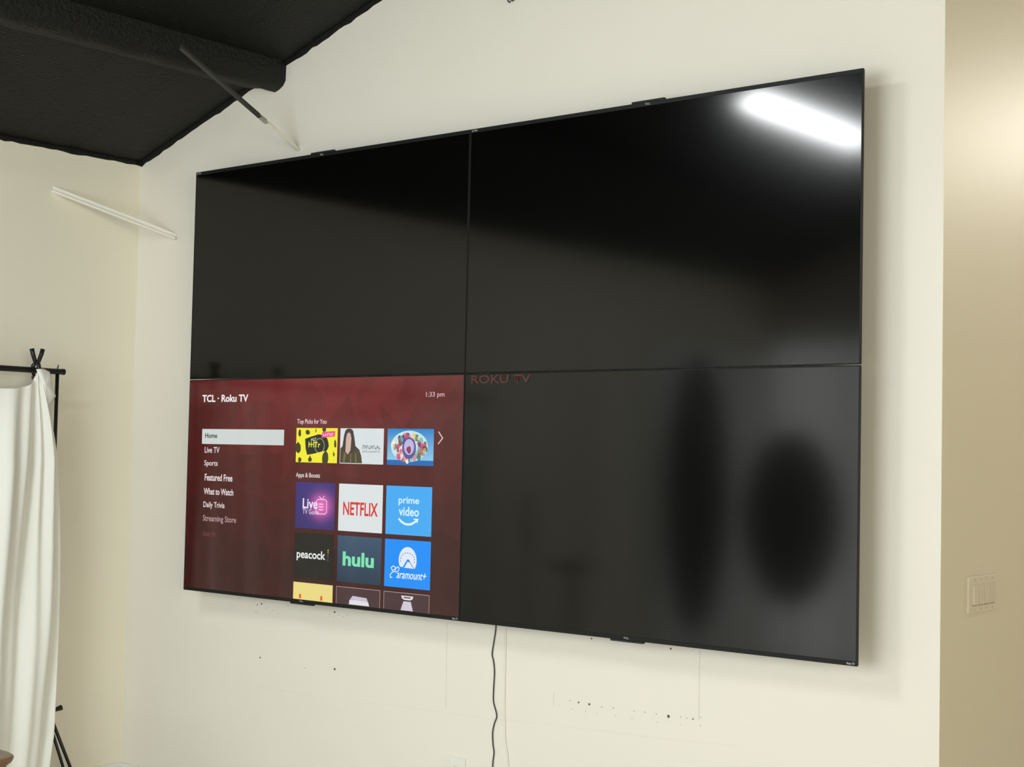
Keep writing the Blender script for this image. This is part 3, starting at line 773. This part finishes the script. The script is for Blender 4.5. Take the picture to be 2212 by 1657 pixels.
# the cloth: gathered at the clamps, sagging between them, falling in deep folds
bm = B()
NS, NT = 150, 70
CX = BX + 0.045
edge = [(bz - p.z, p.y) for p in (onX(u, v, CX) for u, v in ((86, 790), (90, 812), (96, 840), (104, 870), (112, 905), (119, 945), (125, 990), (129, 1080), (131, 1180), (130, 1280), (127, 1380), (122, 1490), (117, 1590), (108, 1655)))]
edge.append((1.73, edge[-1][1] - 0.03))
def edge_y(dz):
    for (a, b), (c_, d_) in zip(edge, edge[1:]):
        if dz <= c_: return b + (d_ - b) * (dz - a) / (c_ - a)
    return edge[-1][1]
anch = [-0.442, -0.805, -1.67, -1.93, -2.24]
rest = [-0.32, -0.442, -0.805, -1.67, -1.93, -2.22]
Htot = bz - ZF
def cloth_pt(s, t):
    # s 0..1 from the right edge to the far left, t 0..1 downward
    yb_far = -2.20
    dz = t * (Htot - 0.01)
    ye = edge_y(dz)
    y_nat = -0.30 + (yb_far + 0.30) * s              # spread position on the floor
    # gathered top position: pull toward clamps
    pulls = 0; 
    k = math.exp(-dz / 0.55)
    near = min(anch, key=lambda a_: abs(a_ - y_nat)); dist = y_nat - near
    if near == anch[0] and y_nat > near: y_top = near + dist * 0.25
    else:
        nb = [abs(a_ - near) for a_ in anch if a_ != near and (a_ - near) * dist > 0]
        hs = min(nb) / 2 if nb else 0.2
        y_top = near + math.copysign(hs * min(1, abs(dist) / hs) ** 1.9, dist)
    yy = y_nat + (y_top - y_nat) * k
    # right edge outline
    f = max(0.0, 1 - s / 0.16)
    yy += (ye - (cloth_e(dz))) * f
    # sag between clamps
    sag = 0.0
    for a_, b_ in zip(anch, anch[1:]):
        if b_ <= y_nat <= a_:
            q = (a_ - y_nat) / (a_ - b_)
            sag = (0.085 if a_ == anch[0] else 0.14 if a_ == anch[1] else 0.07) * (4 * q * (1 - q)) ** 0.8
    zz = bz + 0.006 - dz - sag * math.exp(-dz / 0.5) 
    if s < 0.09: zz -= (1 - s / 0.09) * 0.02 * k
    # folds radiating from the clamps
    amp = 0.012 + 0.026 * min(1, dz / 0.35)
    ph = y_nat * 84 + 1.2 * math.sin(y_nat * 9) + 0.8 * dz
    ph2 = y_nat * 31 + 1.1 * dz + 0.4
    damp = min(1, s / 0.03)
    fx = amp * (0.60 * math.sin(ph) * math.exp(-dz / 1.3) + 0.60 * math.sin(ph2)) + 0.008 * math.sin(dz * 7 + y_nat * 14) * min(1, dz)
    xx = CX + fx * damp
    return (xx, yy, zz)
def cloth_e(dz):
    k = math.exp(-dz / 0.55)
    y_nat = -0.30; near = anch[0]
    return y_nat + (near + (y_nat - near) * 0.25 - y_nat) * k
V = [[bm.verts.new(cloth_pt((i / NS) ** 1.25, (j / NT) ** 1.3)) for i in range(NS + 1)] for j in range(NT + 1)]
for j in range(NT):
    for i in range(NS):
        bm.faces.new((V[j][i], V[j][i + 1], V[j + 1][i + 1], V[j + 1][i]))
cloth = empty('backdrop_cloth', (BX + 0.05, -0.9, ZF), 'white fabric backdrop clamped to the black crossbar, hanging in folds', 'backdrop')
bod = link('cloth_sheet', bm, M_cloth, cloth, smooth=True)
so = bod.modifiers.new('s', 'SOLIDIFY'); so.thickness = 0.0016
# turned over corner beside the clamp
bm = B()
oc = [(78, 797), (88, 796), (97, 796), (106, 802), (112, 820), (117, 842), (119, 856), (112, 868), (104, 878), (98, 868), (90, 838), (84, 815)]
oc = [onX(u, v, BX + 0.05) for u, v in oc]
cen = onX(98, 828, BX + 0.07)
NR = 8
ringp = []
for r_ in range(NR + 1):
    f = r_ / NR
    row = []
    for k_, p in enumerate(oc):
        q = cen.lerp(p, f); q.x = BX + 0.050 + 0.018 * (1 - f * f) + 0.006 * math.sin(k_ * 2.3) * f
        row.append(bm.verts.new(q) if r_ else None)
    ringp.append(row)
cv = bm.verts.new((BX + 0.069, cen.y, cen.z)); n = len(oc)
for k_ in range(n): bm.faces.new((cv, ringp[1][k_], ringp[1][(k_ + 1) % n]))
for r_ in range(1, NR):
    for k_ in range(n): bm.faces.new((ringp[r_][k_], ringp[r_ + 1][k_], ringp[r_ + 1][(k_ + 1) % n], ringp[r_][(k_ + 1) % n]))
bmesh.ops.recalc_face_normals(bm, faces=bm.faces)
fl = link('cloth_corner_flap', bm, M_cloth, cloth, smooth=True)
so = fl.modifiers.new('s', 'SOLIDIFY'); so.thickness = 0.0016

# wooden stool whose seat corner shows at the lower left
st = empty('wooden_stool', (-0.97, -1.30, ZF), 'brown wooden stool, only its rounded seat corner in view at the bottom left', 'stool')
sx, sy, szt = -0.852, -1.126, -1.25
sd = ray(25, 1641); P = CAM + sd * ((-1.25 - CAM.z) / sd.z)
# the seat's right-hand outline reaches P; seat is a rounded square
scx, scy = P.x - 0.185, P.y - 0.10
bm = B(); prof = []
for i in range(40):
    a = 2 * math.pi * i / 40; e = 3.2
    ca, sa = math.cos(a), math.sin(a)
    prof.append((math.copysign(abs(ca) ** (2 / e), ca), math.copysign(abs(sa) ** (2 / e), sa)))
prev = None
for dz, sc in ((-0.036, 0.80), (-0.030, 0.90), (-0.018, 0.975), (-0.008, 1.0), (-0.003, 0.995), (0.0, 0.97), (0.0, 0.85), (-0.004, 0.4)):
    rg = [bm.verts.new((scx + 0.17 * sc * px_, scy + 0.17 * sc * py_, szt + dz)) for px_, py_ in prof]
    if prev:
        for k_ in range(40): bm.faces.new((prev[k_], prev[(k_ + 1) % 40], rg[(k_ + 1) % 40], rg[k_]))
    else: bm.faces.new(rg[::-1])
    prev = rg
bm.faces.new(prev)
link('seat', bm, M_wood, st, smooth=True)
for sx_ in (-1, 1):
    for sy_ in (-1, 1):
        link('leg', tube(B(), [(scx + sx_ * 0.11, scy + sy_ * 0.11, szt - 0.03), (scx + sx_ * 0.14, scy + sy_ * 0.14, ZF)], [0.017, 0.013], 12), M_wood, st, smooth=True)
for a_, b_ in (((-1, -1), (1, -1)), ((-1, 1), (1, 1)), ((-1, -1), (-1, 1)), ((1, -1), (1, 1))):
    link('rung', tube(B(), [(scx + a_[0] * 0.128, scy + a_[1] * 0.128, -1.52), (scx + b_[0] * 0.128, scy + b_[1] * 0.128, -1.52)], 0.009, 10), M_wood, st, smooth=True)

# ------------------------------------------------------------------ lamps and the things the screens reflect
def tube_lamp(x, y0, y1, strength, label, col=(0.97, 1.0, 1.0), w=0.13):
    z = ceil_z(x) - 0.012
    e = empty('ceiling_lamp', (x, (y0 + y1) / 2, z), label, 'lamp', 'linear ceiling lamps')
    sl = math.atan(0.3333) * (1 if x < RIDGE else -1)
    def rot(bm, c):
        bmesh.ops.rotate(bm, cent=c, matrix=Matrix.Rotation(-sl, 3, 'Y'), verts=bm.verts)
        return bm
    c = Vector((x, 0, z))
    link('lamp_housing', rot(bxo((x - 0.08, y0 - 0.03, z - 0.038), (x + 0.08, y1 + 0.03, z + 0.010), 0.004), c), pm('white_lamp_housing', (0.8, 0.8, 0.8), rough=0.4), e)
    link('lamp_diffuser', rot(bxo((x - w / 2, y0, z - 0.050), (x + w / 2, y1, z - 0.0385), 0.004), c), emit('lamp_glow', col, strength), e)
tube_lamp(-0.34, -3.56, -2.36, TUBE_STRENGTH, 'linear ceiling lamp whose bright streak the upper right screen mirrors')
tube_lamp(3.9, -3.6, -2.4, TUBE_STRENGTH_2, 'linear ceiling lamp on the far slope of the roof')

# black oval reflectors and white board near the far end of the left wall
def oval(name, c, rx, rz, yaw, label):
    bm = B(); n = 40
    f = [bm.verts.new((c[0] + math.cos(yaw) * rx * math.cos(2 * math.pi * i / n), c[1] + math.sin(yaw) * rx * math.cos(2 * math.pi * i / n), c[2] + rz * math.sin(2 * math.pi * i / n))) for i in range(n)]
    bm.faces.new(f)
    r = bmesh.ops.extrude_face_region(bm, geom=bm.faces[:])
    nv = Vector((-math.sin(yaw), math.cos(yaw), 0)) * 0.02
    for v in [g for g in r['geom'] if isinstance(g, bmesh.types.BMVert)]: v.co += nv
    bmesh.ops.recalc_face_normals(bm, faces=bm.faces)
    root = empty(name, (c[0], c[1], ZF), label, 'reflector')
    link('panel', bm, M_black_cloth, root)
    rim = [(c[0] + math.cos(yaw) * rx * math.cos(2 * math.pi * i / n) + nv.x / 2, c[1] + math.sin(yaw) * rx * math.cos(2 * math.pi * i / n) + nv.y / 2, c[2] + rz * math.sin(2 * math.pi * i / n)) for i in range(n + 1)]
    link('rim', tube(B(), rim, 0.014, 8, False), M_blackp, root, smooth=True)
    link('support_pole', tube(B(), [(c[0] - nv.x, c[1] - nv.y, c[2] + rz * 0.3), (c[0] - nv.x, c[1] - nv.y, ZF)], 0.012, 10), M_blackm, root, smooth=True)
    return root
oval('oval_reflector', (-0.92, -3.9, -0.60), 0.268, 0.485, -0.3, 'wide black oval reflector, seen mirrored in the lower right screen at its right')
oval('oval_reflector', (-1.50, -3.8, -0.48), 0.185, 0.80, -0.3, 'narrow tall black oval reflector, mirrored left of the wide one')
brd = link('foam_board', bxo((XL + 0.004, -5.38, ZF), (XL + 0.030, -4.02, 0.45), 0.002), pm('white_foam_board', (0.9, 0.9, 0.88), rough=0.6), label='white foam board standing against the far end of the left wall', cat='board')

# ring light on a stand and a small round table, mirrored in the lower right screen
rc = Vector((-1.72, -2.50, -0.62))
rl = empty('ring_light', (rc.x, rc.y, ZF), 'thin ring light on a stand, mirrored in the lower right screen', 'ring light')
yaw = math.radians(50)
rim = [rc + Vector((math.cos(yaw) * 0.145 * math.cos(a), math.sin(yaw) * 0.145 * math.cos(a), 0.155 * math.sin(a))) for a in [2 * math.pi * i / 36 for i in range(37)]]
link('ring', tube(B(), rim, 0.012, 8, False), M_blackp, rl, smooth=True)
link('pole', tube(B(), [(rc.x, rc.y, rc.z - 0.155), (rc.x, rc.y, ZF + 0.05)], 0.010, 10), M_blackm, rl, smooth=True)
for k_ in range(3):
    a = math.radians(30 + 120 * k_)
    link('leg', tube(B(), [(rc.x, rc.y, -1.30), (rc.x + 0.22 * math.cos(a), rc.y + 0.22 * math.sin(a), ZF + 0.006)], 0.007, 8), M_blackm, rl, smooth=True)
tc = Vector((-1.50, -2.60, -0.84))
tb = empty('side_table', (tc.x, tc.y, ZF), 'small black pedestal table beside the ring light', 'table')
link('table_top', tube(B(), [(tc.x, tc.y, tc.z - 0.02), (tc.x, tc.y, tc.z)], 0.12, 32), M_blackp, tb)
link('pedestal', tube(B(), [(tc.x, tc.y, tc.z - 0.02), (tc.x, tc.y, ZF + 0.015)], 0.016, 12), M_blackm, tb, smooth=True)
link('table_base', tube(B(), [(tc.x, tc.y, ZF + 0.015), (tc.x, tc.y, ZF)], 0.13, 32), M_blackp, tb)

# warm lamp down the hallway that lights the tan wall
hl = empty('hall_lamp', (2.75, 3.2, 1.6), 'warm round ceiling lamp further down the hallway', 'lamp')
zl = 1.30
bm = B(); bmesh.ops.create_uvsphere(bm, u_segments=24, v_segments=14, radius=0.13, matrix=Matrix.Translation((2.75, 3.2, zl)))
link('lamp_globe', bm, emit('warm_lamp_glow', (1.0, 0.95, 0.85), HALL_LAMP), hl, smooth=True)
link('lamp_cord', tube(B(), [(2.75, 3.2, zl + 0.12), (2.75, 3.2, ceil_z(2.75) + 0.005)], 0.005, 8), M_blackm, hl)
hl.location = (2.75, 3.2, zl)
for ch in hl.children: ch.location = -Vector(hl.location)
